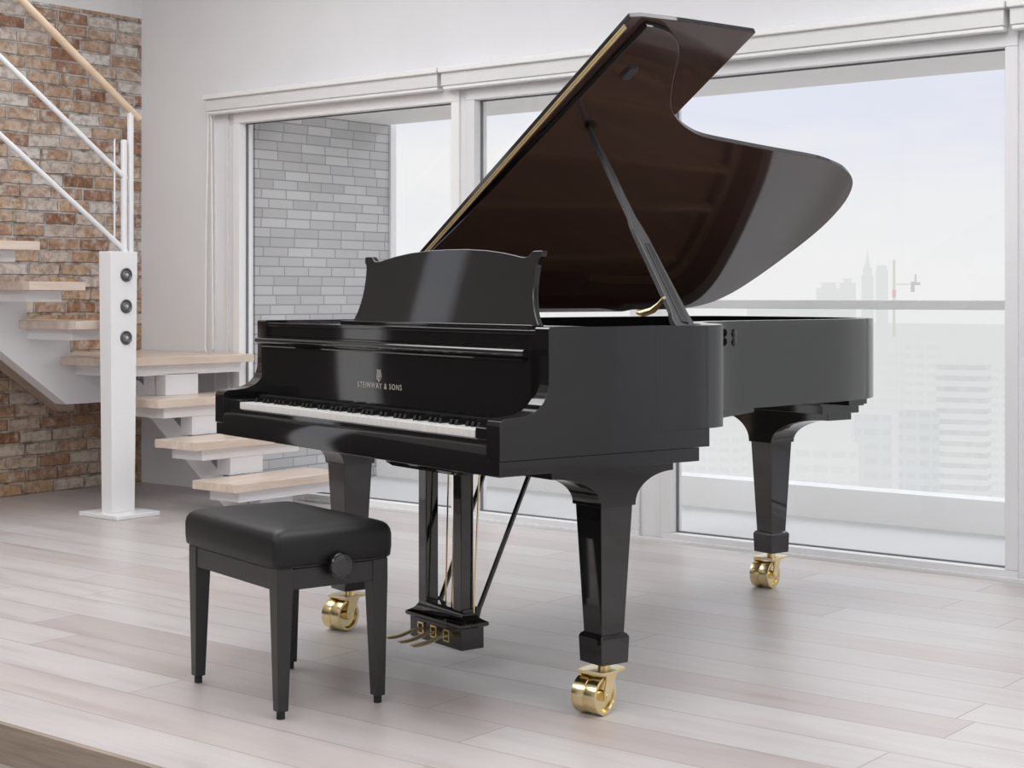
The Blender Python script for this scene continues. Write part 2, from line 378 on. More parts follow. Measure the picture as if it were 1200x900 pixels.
# ------------------------------------------------------------------ city in haze
def tower(name, label, cx, cy, w, d, top, mat, rot=0, spire=None, setback=None):
    t = thing(name, label, 'building', (cx, cy, -90), R(rot))
    bm = bx((-w/2, w/2, -d/2, d/2, 0, 90+top))
    b = obj('wall', bm, mat, t, smooth=False)
    if setback:
        obj('upper_storeys', bx((-w/2*setback[0], w/2*setback[0], -d/2*setback[0], d/2*setback[0], 90+top, 90+top+setback[1])), mat, t, smooth=False)
    hh = 90+top+(setback[1] if setback else 0)
    if spire:
        bm = BM(); lathe(bm, [(0, w*.30), (spire*.35, w*.16), (spire, .05)], (0, 0, hh), (0, 0, 1), 8); obj('spire', bm, mat, t, smooth=False)
    else:
        obj('parapet', bx((-w/2*.9, w/2*.9, -d/2*.9, d/2*.9, hh, hh+.02*w)), mat, t, smooth=False)
    return t
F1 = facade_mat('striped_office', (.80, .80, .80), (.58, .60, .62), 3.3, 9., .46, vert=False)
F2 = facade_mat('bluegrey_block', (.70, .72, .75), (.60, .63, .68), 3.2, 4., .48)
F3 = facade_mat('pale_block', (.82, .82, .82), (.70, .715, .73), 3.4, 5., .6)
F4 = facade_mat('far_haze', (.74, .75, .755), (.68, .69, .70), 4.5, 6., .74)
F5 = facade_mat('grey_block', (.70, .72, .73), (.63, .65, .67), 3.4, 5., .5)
CITYDEF = [
 ('striped_office', 'pale office block with dark horizontal window bands right of the piano tail', -56.4, 134.5, 4.3, -4.7, F1, None, None),
 ('bluegrey_block', 'hazy block with blue-grey top storeys left of the striped office', -50.9, 113.2, 2.7, -7.5, F2, None, None),
 ('pale_tower', 'almost white tower standing behind the blue-grey topped block', -71.8, 160.6, 3.4, -3.7, F3, None, None),
 ('side_block', 'pale block at the right edge of the large window pane', -68.6, 176.1, 4.4, -7.0, F3, None, None),
 ('grey_block', 'hazy grey-green block just right of the rear piano leg', -49.1, 101.8, 2.3, -7.1, F5, None, None),
 ('wide_block', 'wide faint block behind the grey-green one', -102.0, 213.4, 7.3, -7.2, F4, None, None),
 ('gabled_tower', 'faint low gabled tower at the left of the skyline', -243.2, 472.2, 7.2, 3.6, F4, None, (.6, 1.6)),
 ('low_tower', 'faint low tower right of the gabled one on the skyline', -256.8, 512.7, 5.0, 5.6, F4, None, (.5, 1.4)),
 ('pointed_tower', 'faint pointed skyscraper on the skyline', -269.4, 553.9, 4.1, 8.5, F4, 7., (.75, 3.)),
 ('slab_tower', 'faint rounded slab skyscraper beside the crane', -282.9, 594.4, 4.4, 11.5, F4, None, (.8, 1.6)),
 ('far_block', 'faint wide block low on the horizon above the piano tail', -205.5, 374.0, 17.1, -0.4, F4, None, None),
 ('leg_side_block', 'faint block seen just left of the rear piano leg', -83.9, 138.0, 6.4, -12.9, F3, None, None),
 ('front_block', 'low pale block in front of the grey-green one', -49.2, 95.3, 3.7, -8.5, F3, None, None)]
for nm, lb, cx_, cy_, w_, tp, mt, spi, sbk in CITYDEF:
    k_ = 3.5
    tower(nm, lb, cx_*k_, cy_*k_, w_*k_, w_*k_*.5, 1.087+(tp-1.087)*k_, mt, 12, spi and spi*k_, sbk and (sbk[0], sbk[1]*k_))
bm_ = None
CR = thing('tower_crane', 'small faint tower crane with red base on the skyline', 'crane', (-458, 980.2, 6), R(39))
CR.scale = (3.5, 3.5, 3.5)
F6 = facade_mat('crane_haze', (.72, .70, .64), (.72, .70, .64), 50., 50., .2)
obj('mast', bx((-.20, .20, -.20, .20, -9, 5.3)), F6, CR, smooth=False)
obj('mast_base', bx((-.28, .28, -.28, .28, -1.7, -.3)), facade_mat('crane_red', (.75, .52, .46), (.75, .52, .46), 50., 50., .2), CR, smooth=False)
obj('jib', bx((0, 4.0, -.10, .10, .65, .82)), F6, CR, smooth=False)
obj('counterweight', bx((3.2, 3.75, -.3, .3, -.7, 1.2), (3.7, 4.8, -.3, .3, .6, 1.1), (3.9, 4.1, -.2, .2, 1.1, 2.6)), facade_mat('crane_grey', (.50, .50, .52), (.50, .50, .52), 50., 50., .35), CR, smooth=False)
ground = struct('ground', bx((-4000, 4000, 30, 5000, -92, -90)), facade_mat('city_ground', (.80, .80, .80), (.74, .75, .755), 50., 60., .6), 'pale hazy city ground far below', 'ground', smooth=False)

# ------------------------------------------------------------------ staircase
ST = thing('staircase', 'white steel staircase with pale beech treads turning at a corner landing', 'staircase', (-6.0, 5.5, 0))
RISE, LZ = .1925, .77
def part(name, bm, mat, parent=None, **k):
    return obj(name, bm, mat, parent or ST, world=True, **k)
# lower flight runs along the window wall: treads long in y
TH = .042
low = [(-6.105, -5.80, .185), (-6.39, -6.07, .37), (-6.70, -6.36, .565)]
for (x0, x1, z) in low:
    tr = part('tread', bx((x0, x1, 5.20, 5.975, z-TH, z)), 'tread', bevel=.003)
    part('support_beam', bx((x0+.05, x1-.045, 5.27, 5.93, z-TH-.055, z-TH)), 'stairwhite', bevel=.002)
def low_beam_z(x): return .033 + .69*(-6.155-x)
# zigzag central stringer of lower flight
vy0, vy1 = 5.46, 5.68
for q in ((-5.98, -5.90, 0, .185-TH-.05), (-6.22, -6.12, .185, .37-TH-.05), (-6.50, -6.41, .37, .565-TH-.05), (-6.80, -6.71, .565, .72-.05)):
    part('riser_block', bx((q[0], q[1], vy0, vy1, q[2], q[3])), 'stairwhite', bevel=.002)
pts = [(-6.155, .0), (-5.93, .0), (-6.85, .0+.69*.92), (-7.05, .0+.69*.95), (-7.05, .58), (-6.98, .033+.69*.82)]
for y0, y1 in ((5.475, 5.53), (5.62, 5.665)):
    bm = BM(); prism(bm, pts, lambda a, b, t: (a, t, b), y0, y1); part('stringer', bm, 'stairwhite', bevel=.002)
# landing
part('landing', bx((WL+.005, -6.56, 5.10, WV-.005, LZ-TH, LZ)), 'tread', bevel=.003)
part('landing_beam', bx((-7.08, -6.62, 5.20, 5.98, LZ-TH-.055, LZ-TH), (-6.70, -6.62, 5.46, 5.68, .565, LZ-.09)), 'stairwhite', bevel=.002)
# upper flight goes up along the brick wall: treads long in x
for k in range(1, 11):
    z = LZ + RISE*k; y1 = 5.145 - .265*(k-1)
    part('tread', bx((WL+.03, -6.56, y1-.295, y1+.03, z-TH, z)), 'tread', bevel=.003)
    part('support_beam', bx((-7.13, -6.66, y1-.245, y1-.04, z-TH-.055, z-TH)), 'stairwhite', bevel=.002)
SL = RISE/.265
yt = 5.145-.265*9
bm = BM()
pts = [(5.52, LZ-TH), (5.52, .52), (5.14, .52)]
yend = 2.72
pts += [(yend, .52+SL*(5.14-yend)), (yend, .52+SL*(5.14-yend)+.36)]
for k in range(9, -1, -1):     # zigzag top edge
    z = LZ + RISE*k; y1 = 5.145 - .265*(k-1)
    ys = y1-.265+.02
    if k < 9: pts.append((ys+.0, LZ+RISE*(k+1)-TH-.05)); pts.append((ys, z+.0 if k else LZ-TH))
prism(bm, pts, lambda a, b, t: (t, a, b), -7.13, -7.03)
part('stringer', bm, 'stairwhite', bevel=.002)
bm = BM()
pts = [(5.40, .45), (5.50, .45), (5.50, .62), (5.42, .66), (2.72, .66+.69*2.7), (2.72, .45+.69*2.68)]
prism(bm, pts, lambda a, b, t: (t, a, b), -7.50, -7.45)
part('stringer', bm, 'tanwood')['label'] = 'tan wooden stringer against the brick wall'
# railing of upper flight
def rail_pt(y0, z0, y, s=.725): return (-6.45, y, z0 + s*(y0-y))
hr = []
bm = BM()
a, b = Vector(rail_pt(5.13, 1.985, 5.15)), Vector(rail_pt(5.13, 1.985, 2.6))
bar(bm, a, b, .019, 14); part('handrail', bm, 'handrail')['label'] = 'round beech handrail'
for z0 in (1.675, 1.315):
    bm = BM(); bar(bm, rail_pt(5.06, z0, 5.07), rail_pt(5.06, z0, 2.6), .0125, 12); part('mid_rail', bm, 'stairwhite')
bm = BM(); box(bm, -6.462, -6.438, 5.085, 5.109, 1.30, 2.0); part('rail_post', bm, 'stairwhite', bevel=.004)
bm = BM(); box(bm, -6.462, -6.438, 5.045, 5.069, 1.30, 1.86); part('rail_post', bm, 'stairwhite', bevel=.004)
bm = BM(); bar(bm, (-6.45, 5.0, 1.36), (-6.45, 5.0, 1.86), .004, 8); part('thin_rod', bm, 'stairwhite')
for yy in (3.85, 2.7):
    bm = BM(); zz = 1.985+.725*(5.13-yy); box(bm, -6.462, -6.438, yy-.012, yy+.012, zz-1.0, zz); part('rail_post', bm, 'stairwhite', bevel=.004)

# newel column with three round lights
NP = thing('newel_column', 'tall white square column with three round grey lamps on a floor plate', 'column', (-6.46, 5.03, 0))
obj('base_plate', bx((-.15, .15, -.125, .14, 0, .022)), 'white', NP, bevel=.004)
bm = BM()
def sq(a, b, z): return [(-a, -b, z), (a, -b, z), (a, b, z), (-a, b, z)]
loft(bm, [sq(.040, .070, .022), sq(.046, .082, 1.306)])
obj('shaft', bm, 'white', NP, bevel=.002)
for z in (1.19, 1.035, .88):
    xs = .040 + .006*z/1.3
    l = BM(); lathe(l, [(-.002, .034), (.006, .034), (.008, .031), (.004, .026), (.0, .022)], (xs, .012, z), (1, 0, 0), 28)
    ring = obj('lamp', l, 'lampring', NP)
    l = BM(); lathe(l, [(0, .025), (.006, .017), (.003, .010)], (xs, .012, z), (1, 0, 0), 24); obj('reflector', l, 'lampdark', ring)
    l = BM(); lathe(l, [(.002, .010), (.010, .008), (.012, .002)], (xs, .012, z), (1, 0, 0), 16); obj('bulb', l, 'lampmid', ring)

# ------------------------------------------------------------------ grand piano (local: x along keys, y to the tail)
PA = R(-15.16)
GP = thing('grand_piano', 'glossy black concert grand piano with propped open lid on brass casters', 'grand piano', (-3.172, 3.227, 0), PA)
W2, ZR, ZL = .768, 1.009, .735
def pp(name, bm, mat='lacquer', parent=None, **k): return obj(name, bm, mat, parent or GP, **k)
# outline (shared by rim and lid): bass side -> tail -> treble side
curve = [(.768, .60), (.768, .655), (.763, .712), (.747, .762), (.708, .818), (.650, .862), (.575, .905), (.50, .952), (.43, 1.008), (.378, 1.075), (.338, 1.150), (.308, 1.240),
         (.286, 1.40), (.264, 1.59), (.242, 1.80), (.218, 1.915), (.182, 2.02), (.125, 2.108), (.045, 2.168), (-.06, 2.208), (-.20, 2.226), (-.38, 2.214), (-.55, 2.186),
         (-.655, 2.150), (-.725, 2.090), (-.762, 1.99), (-.768, 1.88), (-.768, 1.70)]
cs = catmull(curve, 8)
def offset_path(P, d):
    o = []
    for i in range(len(P)):
        a = P[max(i-1, 0)]; b = P[min(i+1, len(P)-1)]
        tx, ty = b[0]-a[0], b[1]-a[1]; L = math.hypot(tx, ty) or 1
        o.append((P[i][0] - ty/L*d, P[i][1] + tx/L*d))
    return o
def strip(bm, outer, inner, z0, z1):
    n = len(outer)
    V = [[bm.verts.new((p[0], p[1], z)) for p in path] for path in (outer, inner) for z in (z0, z1)]
    o0, o1, i0, i1 = V
    for k in range(n-1):
        bm.faces.new((o0[k], o0[k+1], o1[k+1], o1[k])); bm.faces.new((i0[k+1], i0[k], i1[k], i1[k+1]))
        bm.faces.new((o1[k], o1[k+1], i1[k+1], i1[k])); bm.faces.new((o0[k+1], o0[k], i0[k], i0[k+1]))
    bm.faces.new((o0[0], o1[0], i1[0], i0[0])); bm.faces.new((o1[-1], o0[-1], i0[-1], i1[-1]))
rim_path = [(.768, .50), (.768, .55)] + [(x-(.012 if x < .74 else .0), y-.014*(1 if y > .8 else .4)) if x < .76 else (x, y) for x, y in cs[:-1]] 
rim_path = [p for p in rim_path] + [(-.768, 1.60), (-.768, 1.2), (-.768, .8), (-.768, .50)]
# clean smooth: resample through catmull again is not needed; inner offset to the left of travel
inner = offset_path(rim_path, .055)
bm = BM(); strip(bm, rim_path, inner, ZL, ZR)
arm = [(0, .735), (0, .772), (.004, .783), (.0163, .789), (.05, .7905), (.081, .794), (.105, .802), (.1215, .812), (.1345, .826), (.1435, .842), (.149, .862), (.150, .89), (.150, .955), (.149, ZR-.004), (.153, ZR), (.50, ZR), (.50, ZL)]
for sx in (1, -1):
    a, b = (W2-.056, W2) if sx > 0 else (-W2, -W2+.056)
    pts = arm + [(.50, ZL), (.69, ZL), (.69, .687), (0, .687)] if sx > 0 else arm + [(.0, ZL)]
    pts = [q for i, q in enumerate(pts) if i == 0 or q != pts[i-1]]
    if sx < 0: pts = arm[:-1] + [(.50, .687), (.0, .687)]
    prism(bm, pts, lambda y, z, t: (t, y, z), a, b)
bmesh.ops.remove_doubles(bm, verts=bm.verts, dist=1e-5)
rim = pp('rim', bm, ang=28, bevel=.0012)
# steps underneath the straight treble side
for q_ in ((W2-.06, W2-.002, .0008, .655, .650, .686), (-W2+.006, -W2+.06, .0008, .655, .650, .686)): pp('bottom_frame', bx(q_), bevel=.0012)
# keybed, key slip
pp('keybed', bx((-W2+.056, W2-.056, .02, .68, .652, .70), (-.60, .60, .12, .20, .625, .652)), bevel=.002)
bm = BM(); prism(bm, [(0.001, .650), (0.001, .716), (.004, .721), (.012, .723), (.013, .733), (.0185, .7355), (.019, .70), (.019, .650)], lambda y, z, t: (t, y, z), -W2+.056, W2-.056)
pp('key_slip', bm)
for s in (-1, 1):
    x0, x1 = sorted((s*.6375, s*(W2-.0565))); pp('key_block', bx((x0, x1, .0195, .135, .70, .762)), bevel=.003)
# soundboard-level floor of case (closes the body)
def fill_outline(path, fn0, fn1):
    bm = BM(); A = [bm.verts.new(fn0(*p)) for p in path]; B = [bm.verts.new(fn1(*p)) for p in path]
    bm.faces.new(A); bm.faces.new(B[::-1]); n = len(path)
    for i in range(n): bm.faces.new((A[i], B[i], B[(i+1) % n], A[(i+1) % n]))
    return bm
inn2 = [p for p in offset_path(rim_path, .050)]
sb = [(.70, .30)] + [p for p in inn2[2:-1]] + [(-.70, .50), (-.70, .30)]
pp('soundboard', fill_outline(sb, lambda x, y: (x, y, .80), lambda x, y: (x, y, .81)), 'board', smooth=False)
# iron plate with ribs
pl = offset_path(rim_path, .060)[3:-3]
bm = BM(); strip(bm, pl, offset_path(pl, .03), .885, .90)
pp_plate = pp('iron_plate', bm, 'plate')
for (xa, xb, yb) in ((-.64, -.60, 1.98), (-.42, -.38, 2.08), (-.18, -.22, 2.10), (.10, -.04, 2.02), (.34, .10, 1.62), (.60, .42, .90)):
    bm = BM(); p, q = Vector((xa, .54, .915)), Vector((xb, yb, .905)); d = (q-p).normalized(); sd = Vector((-d.y, d.x, 0))*.014
    loft(bm, [[tuple(c+sd+Vector((0,0,-.015))), tuple(c-sd+Vector((0,0,-.015))), tuple(c-sd*.6+Vector((0,0,.02))), tuple(c+sd*.6+Vector((0,0,.02)))] for c in (p, q)])
    obj('plate_rib', bm, 'plate', pp_plate)
obj('plate_bridge', bx((-.70, .70, .52, .57, .89, .915)), 'plate', pp_plate)
for k in range(12):
    bm = BM(); a = k/11; lathe(bm, [(0, .020), (.02, .020), (.022, .015), (.004, .012)], (.33-.20*a-.10*math.sin(a*PI), .98+.95*a, .90), (0, 0, 1), 14)
    obj('plate_ring', bm, 'plate', pp_plate)
bm = BM()
for k in range(54): xk = -.66+k*.0225; box(bm, xk, xk+.010, .60, .64, .90, .950)
obj('damper', bm, 'ebony', pp_plate)['kind'] = 'stuff'
bm = BM()
for k in range(90):
    xa = -.64+1.22*k/89; t_ = max(0., (xa+.1)/.68); yb = 2.02-1.12*t_**.75; xb = xa*.86-.05*(1-t_)
    xb = min(xb, .12 if yb > 1.2 else .40)
    tube(bm, [(xa, .56, .922), (xb, yb, .912)], .0008, 3)
s_ = obj('strings', bm, 'plate', pp_plate); s_['kind'] = 'stuff'
pp('pin_block', bx((-W2+.056, W2-.056, .40, .53, .70, .93)), 'plate')
# keyboard
kb = pp('keyboard', bx((-.637, .637, .021, .16, .70, .7345)), 'ebony', smooth=False)
kw = 1.272/52
white_proto = None
for k in range(52):
    x0 = -.636+kw*k
    if white_proto is None:
        bm = bx((0, kw-.0009, .020, .150, .7345, .755))
        white_proto = obj('white_key', bm, 'ivory', kb, bevel=.0012); white_proto.location.x = x0
    else:
        o = white_proto.copy(); C.objects.link(o); o.location.x = x0; o.parent = kb
bproto = None
for k in range(51):
    if k % 7 in (1, 4): continue      # between B-C and E-F
    xc = -.636+kw*(k+1)
    if bproto is None:
        bm = BM(); prism(bm, [(.060, .752), (.066, .7675), (.150, .769), (.150, .752)], lambda y, z, t: (t, y, z), -.0054, .0054)
        bproto = obj('black_key', bm, 'ebony', kb, bevel=.0006); bproto.location.x = xc
    else:
        o = bproto.copy(); C.objects.link(o); o.location.x = xc; o.parent = kb
# fallboard
bm = BM(); prism(bm, [(.138, .760), (.1365, .80), (.1355, .86), (.134, .937), (.165, .937), (.20, .93), (.20, .76)], lambda y, z, t: (t, y, z), -W2+.0565, W2-.0565)
fb = pp('fallboard', bm, ang=40)
bm = BM(); prism(bm, [(.112, .940), (.110, .946), (.113, .952), (.122, .9545), (.15, .9545), (.15, .958), (.17, .958), (.17, .936), (.118, .936)], lambda y, z, t: (t, y, z), -W2+.0565, W2-.0565)
obj('fallboard_rail', bm, 'lacquer', fb, ang=50)
bm = BM(); prism(bm, [(.134, .925), (.126, .925), (.124, .929), (.126, .933), (.134, .933)], lambda y, z, t: (t, y, z), -W2+.075, W2-.075)
obj('fallboard_strip', bm, 'lacquer', fb, ang=50)
obj('added_felt_strip', bx((-.711, .711, .127, .1375, .7605, .772)), 'felt', fb)  # strip added to hide the keys' reflection in the fallboard
# lettering and emblem on the fallboard
def text_mesh(s, size):
    cu = bpy.data.curves.new('lettering', 'FONT'); cu.body = s; cu.size = size; cu.extrude = .0004; cu.align_x = 'CENTER'; cu.space_character = 1.28
    to = bpy.data.objects.new('lettering', cu); C.objects.link(to)
    bpy.context.view_layer.update()
    me = bpy.data.meshes.new_from_object(to.evaluated_get(bpy.context.evaluated_depsgraph_get()))
    C.objects.unlink(to); bpy.data.objects.remove(to); return me
me = text_mesh('STEINWAY & SONS', .0225)
me.materials.clear(); me.materials.append(M['logo'])
xs = [v.co.x for v in me.vertices]; sc_ = .236/(max(xs)-min(xs)); cxm = (max(xs)+min(xs))/2
for v in me.vertices:
    x, y, z = v.co; v.co = ((x-cxm)*sc_, .1365-z-.0006, .8235+y)
lo = bpy.data.objects.new('lettering', me); C.objects.link(lo); lo.parent = fb
bm = BM()
def flat_tube(pts, r): tube(bm, [(x, .1350, z) for x, z in pts], r, 6)
cz = .862
flat_tube([(-.009, cz+.016), (-.0065, cz+.010), (-.010, cz+.002), (-.0115, cz-.006), (-.008, cz-.013), (0, cz-.016), (.008, cz-.013), (.0115, cz-.006), (.010, cz+.002), (.0065, cz+.010), (.009, cz+.016)], .0014)
for x in (-.004, 0, .004): flat_tube([(x, cz+.012), (x, cz-.012)], .0007)
flat_tube([(-.010, cz+.013), (.010, cz+.013)], .0011); flat_tube([(-.006, cz-.004), (.006, cz-.004)], .0012); flat_tube([(0, cz-.016), (0, cz-.020)], .0018)
obj('lyre_emblem', bm, 'logo', fb)
# music shelf and desk
sh = pp('music_shelf', bx((-W2+.0565, W2-.0565, .160, .56, .958, .998), (-W2+.0565, W2-.0565, .152, .58, .990, 1.001)), bevel=.002)
half = [(0, .222), (.10, .2205), (.20, .215), (.28, .2065), (.335, .1985), (.362, .1935), (.382, .192), (.396, .194), (.406, .200), (.413, .2065), (.421, .2085), (.456, .2085), (.4575, .204), (.4565, .190), (.447, .183),
        (.4425, .172), (.440, .155), (.4385, .135), (.4395, .11), (.443, .085), (.450, .060), (.461, .035), (.475, .014), (.489, .0)]
hh = half[:1] + [q for q in half[1:]]
out_ = [(x, z) for x, z in hh] + [(-x, z) for x, z in hh[:0:-1]]
bm = BM(); prism(bm, out_, lambda x, z, t: (x, .335 + z*.155 + t, 1.001+z), 0, .018)
md = pp('music_desk', bm, bevel=.0025)
obj('desk_ledge', bx((-.50, .50, .30, .336, 1.0, 1.010)), 'lacquer', md, bevel=.003)
# lid
LA = R(31.15); LC, LS = math.cos(LA), math.sin(LA); HZ = 1.026
def lid_pt(w, y, n=0.): return (-W2-.006 + w*LC - n*LS, y, HZ + w*LS + n*LC)
lid_out = []
for x, y in cs:
    lid_out.append((x+.781 if x > -.7 else x+.774+.0, y+.006))
lo2 = [(.0, .600), (1.551, .600)] + [(1.551, .66)] + [(w if w < 1.549 else 1.551, y) for w, y in [(x+.783, y+.004) for x, y in cs] if y > .67]
lo2 = [(max(w, 0.003), y) for w, y in lo2 if not (w < .02 and y < 1.72)]
lo2[0] = (.0, .600); lo2.append((.0, 1.70))
bm = BM(); prism(bm, lo2, lambda w, y, n: lid_pt(w, y, n), 0, .017)
lid = pp('lid', bm, 'lacquer', bevel=.002)
def under(o):
    o.data.materials.append(M['lid_under'])
    for p in o.data.polygons:
        if len(p.vertices) > 4 and p.normal.z < -.5: p.material_index = 1
under(lid)
fl = [(.0, .602), (1.558, .602), (1.566, .64), (1.568, .80), (1.564, 1.078), (.0, 1.078)]
bm = BM(); prism(bm, fl, lambda w, y, n: lid_pt(w, y, n), .020, .037)
under(obj('lid_flap', bm, 'lacquer', lid, bevel=.003))
bm = BM()
for (n0, n1) in ((.003, .0095), (.0115, .0175)):
    A_ = [lid_pt(w, y, n) for w, y, n in ((.02, .597, n0), (1.53, .597, n0), (1.53, .602, n0), (.02, .602, n0), (.02, .597, n1), (1.53, .597, n1), (1.53, .602, n1), (.02, .602, n1))]
    v = [bm.verts.new(p) for p in A_]
    for f in ((3,2,1,0),(4,5,6,7),(0,1,5,4),(1,2,6,5),(2,3,7,6),(3,0,4,7)): bm.faces.new([v[i] for i in f])
obj('lid_hinge', bm, 'hinge', lid)
# prop cups on the lid underside
def lid_block(w, y, a, b, n, mat, name):
    bm = BM(); prism(bm, rrect(w-a, w+a, y-b, y+b, min(a, b)*.6), lambda ww, yy, t: lid_pt(ww, yy, t), -n, .001); return obj(name, bm, mat, lid)
lid_block(1.112, .765, .016, .014, .012, 'lacquer', 'prop_cup')
lid_block(1.36, .735, .026, .016, .010, 'lampring', 'prop_cup')
# lid prop: flat two-stage stick
pb, pt_ = Vector((.722, .655, .985)), Vector((.172, .762, HZ+1.105*LS-.008))
d = (pt_-pb); L = d.length; d.normalize(); side = Vector((-.16, .98, 0)); side = (side - d*side.dot(d)).normalized(); nrm = d.cross(side).normalized()
prof = [(0, -.040, .042), (.05, -.044, .036), (.09, -.032, .032), (.30, -.028, .024), (.44, -.027, .020), (.50, -.022, .014), (.53, -.015, .009), (.66, -.014, .007), (.72, -.011, .009), (.86, -.009, .007), (1.0, -.004, .004)]
bm = BM(); pts = [(t*L, a) for t, a, b in prof] + [(t*L, b) for t, a, b in prof[::-1]]
prism(bm, pts, lambda s, w, t: tuple(pb + d*s + side*w + nrm*t), -.008, .008)
lp = pp('lid_prop', bm, 'propblack', bevel=.0015)
bm = BM(); pts2 = [(.04*L, -.013), (.40*L, -.010), (.40*L, .011), (.04*L, .012)]
prism(bm, pts2, lambda s, w, t: tuple(pb + d*s + side*w + nrm*t), -.0115, .0115); obj('inner_stick', bm, 'lacquer', lp, bevel=.001)
hk = [(.585, .60, 1.042), (.605, .602, 1.041), (.64, .604, 1.049), (.665, .606, 1.066), (.680, .608, 1.082)]
rings = []
for p, r_ in zip(hk, (.007, .0105, .009, .0065, .004)):
    rings.append([(p[0], p[1]+math.cos(t)*r_*1.4, p[2]+math.sin(t)*r_) for t in [2*PI*k/10 for k in range(10)]])
bm = BM(); loft(bm, rings); obj('prop_hook', bm, 'brass', lp)
# lid lock on curved side
bm = BM(); lathe(bm, [(0, .013), (.006, .012), (.009, .006)], (.312, 1.222, .945), (.95, .25, 0), 16); lathe(bm, [(0, .013), (.006, .012), (.009, .006)], (.312, 1.222, .972), (.95, .25, 0), 16)
pp('lid_latch', bm)
# legs
def leg(x0, y0, along, blocks, label=None):
    """x0,y0 = front-left corner of the leg top; leg .106 square; along = axis of the bracket flare"""
    s, zt = .106, .545
    cx, cy = x0+s/2, y0+s/2
    bm = BM()
    def sqr(h, z): return [(cx-h, cy-h, z), (cx+h, cy-h, z), (cx+h, cy+h, z), (cx-h, cy+h, z)]
    loft(bm, [sqr(.045, .129), sqr(.0475, .196), sqr(.0435, .204), sqr(.0375, .208), sqr(.053, zt)])
    L_ = obj('leg', bm, 'lacquer', GP, bevel=.0015, ang=20)
    # flared bracket
    a0, a1, ztop = blocks['a0'], blocks['a1'], blocks['zt']
    h = .058
    c0 = cx if along == 'x' else cy
    def qc(sgn, e):
        w_ = abs(e-c0)-h; H_ = ztop-.026-zt
        return [(c0+sgn*(h + w_*(1-math.cos(t))), zt + H_*math.sin(t)) for t in [PI/2*k/12 for k in range(13)]]
    rt = qc(1, a1); lf = qc(-1, a0)
    pts = [(c0-h, zt-.004), (c0+h, zt-.004)] + rt + [(a1, ztop-.026), (a1, ztop)] + [(a0, ztop), (a0, ztop-.026)] + lf[::-1]
    pts = [q for i, q in enumerate(pts) if i == 0 or (abs(q[0]-pts[i-1][0])+abs(q[1]-pts[i-1][1])) > 1e-5]
    bm = BM(); o_ = (cy if along == 'x' else cx)
    fn = (lambda a, z, t: (a, t, z)) if along == 'x' else (lambda a, z, t: (t, a, z))
    prism(bm, pts, fn, o_-.060, o_+.060)
    obj('bracket', bm, 'lacquer', L_, bevel=.0012, ang=20)
    # caster, swung round so that the wheels trail
    ca = R(15.2); ax = Vector((math.cos(ca), math.sin(ca), 0)); tr = Vector((math.sin(ca), -math.cos(ca), 0))
    wc = Vector((cx, cy, .0505)) + tr*.040 - ax*.004
    bm = BM()
    for s_ in (-1, 1):
        a_ = .0012*s_; b_ = .037*s_
        lathe(bm, [(a_, .020), (a_, .046), (a_*1.5, .0485), (b_*.5, .0505), (b_, .0495), (b_*1.02, .047), (b_*1.0, .041), (b_*.72, .036), (b_*.70, .015), (b_*1.05, .013)], wc, ax, 40)
    lathe(bm, [(-.005, .047), (.005, .047)], wc, ax, 40)
    obj('caster_wheel', bm, 'brass', L_, ang=35)
    bm = BM()
    top = Vector((cx, cy, .113))
    bar(bm, (cx, cy, .104), (cx, cy, .131), .016, 16)
    # top plate
    prism(bm, [(-.040, -.062), (.040, -.062), (.046, -.03), (.046, .034), (.030, .045), (-.030, .045), (-.046, .034), (-.046, -.03)],
          lambda a, b, t: tuple(Vector((cx, cy, t)) + ax*a - tr*b), .106, .114)
    for s_ in (-1, 1):
        prism(bm, [(.030, .113), (.038, .108), (.030, .088), (-.012, .062), (-.024, .052), (-.026, .044), (-.020, .036), (-.010, .034)][0:0] or
              [(-.046, .110), (.006, .110), (-.012, .080), (-.022, .056), (-.026, .044), (-.040, .038), (-.054, .044), (-.056, .056), (-.050, .075), (-.044, .095)] ,
              lambda a, z, t: tuple(Vector((cx, cy, z)) - tr*(a+.0) + ax*(t-.004)), s_*.0395, s_*.0455)
    bar(bm, wc-ax*.047, wc+ax*.047, .009, 14)
    obj('caster_fork', bm, 'brass', L_, bevel=.001)
    return L_
leg(.5955, .372, 'y', dict(a0=.205, a1=.615, zt=.650))
leg(-.7015, .372, 'y', dict(a0=.205, a1=.615, zt=.650))
leg(-.437, 2.045, 'x', dict(a0=-.60, a1=-.045, zt=.668))
for q_ in ((-.64, -.02, 1.98, 2.17, .668, .700), (-.70, .0, 1.95, 2.19, .700, .737), (-.45, .192, 1.88, 1.955, .714, .737)): pp('leg_block', bx(q_), bevel=.0015)
# underside beams
bm = BM()
for (x0, y0, x1, y1) in ((-.55, .68, -.40, 2.0), (.0, .68, -.15, 2.05), (.45, .66, .02, 1.55)):
    p, q = Vector((x0, y0, 0)), Vector((x1, y1, 0)); d_ = (q-p).normalized(); sd = Vector((-d_.y, d_.x, 0))*.04
    loft(bm, [[tuple(c+sd+Vector((0,0,.70))), tuple(c-sd+Vector((0,0,.70))), tuple(c-sd+Vector((0,0,.80))), tuple(c+sd+Vector((0,0,.80)))] for c in (p, q)])
pp('brace_beam', bm, 'satin')
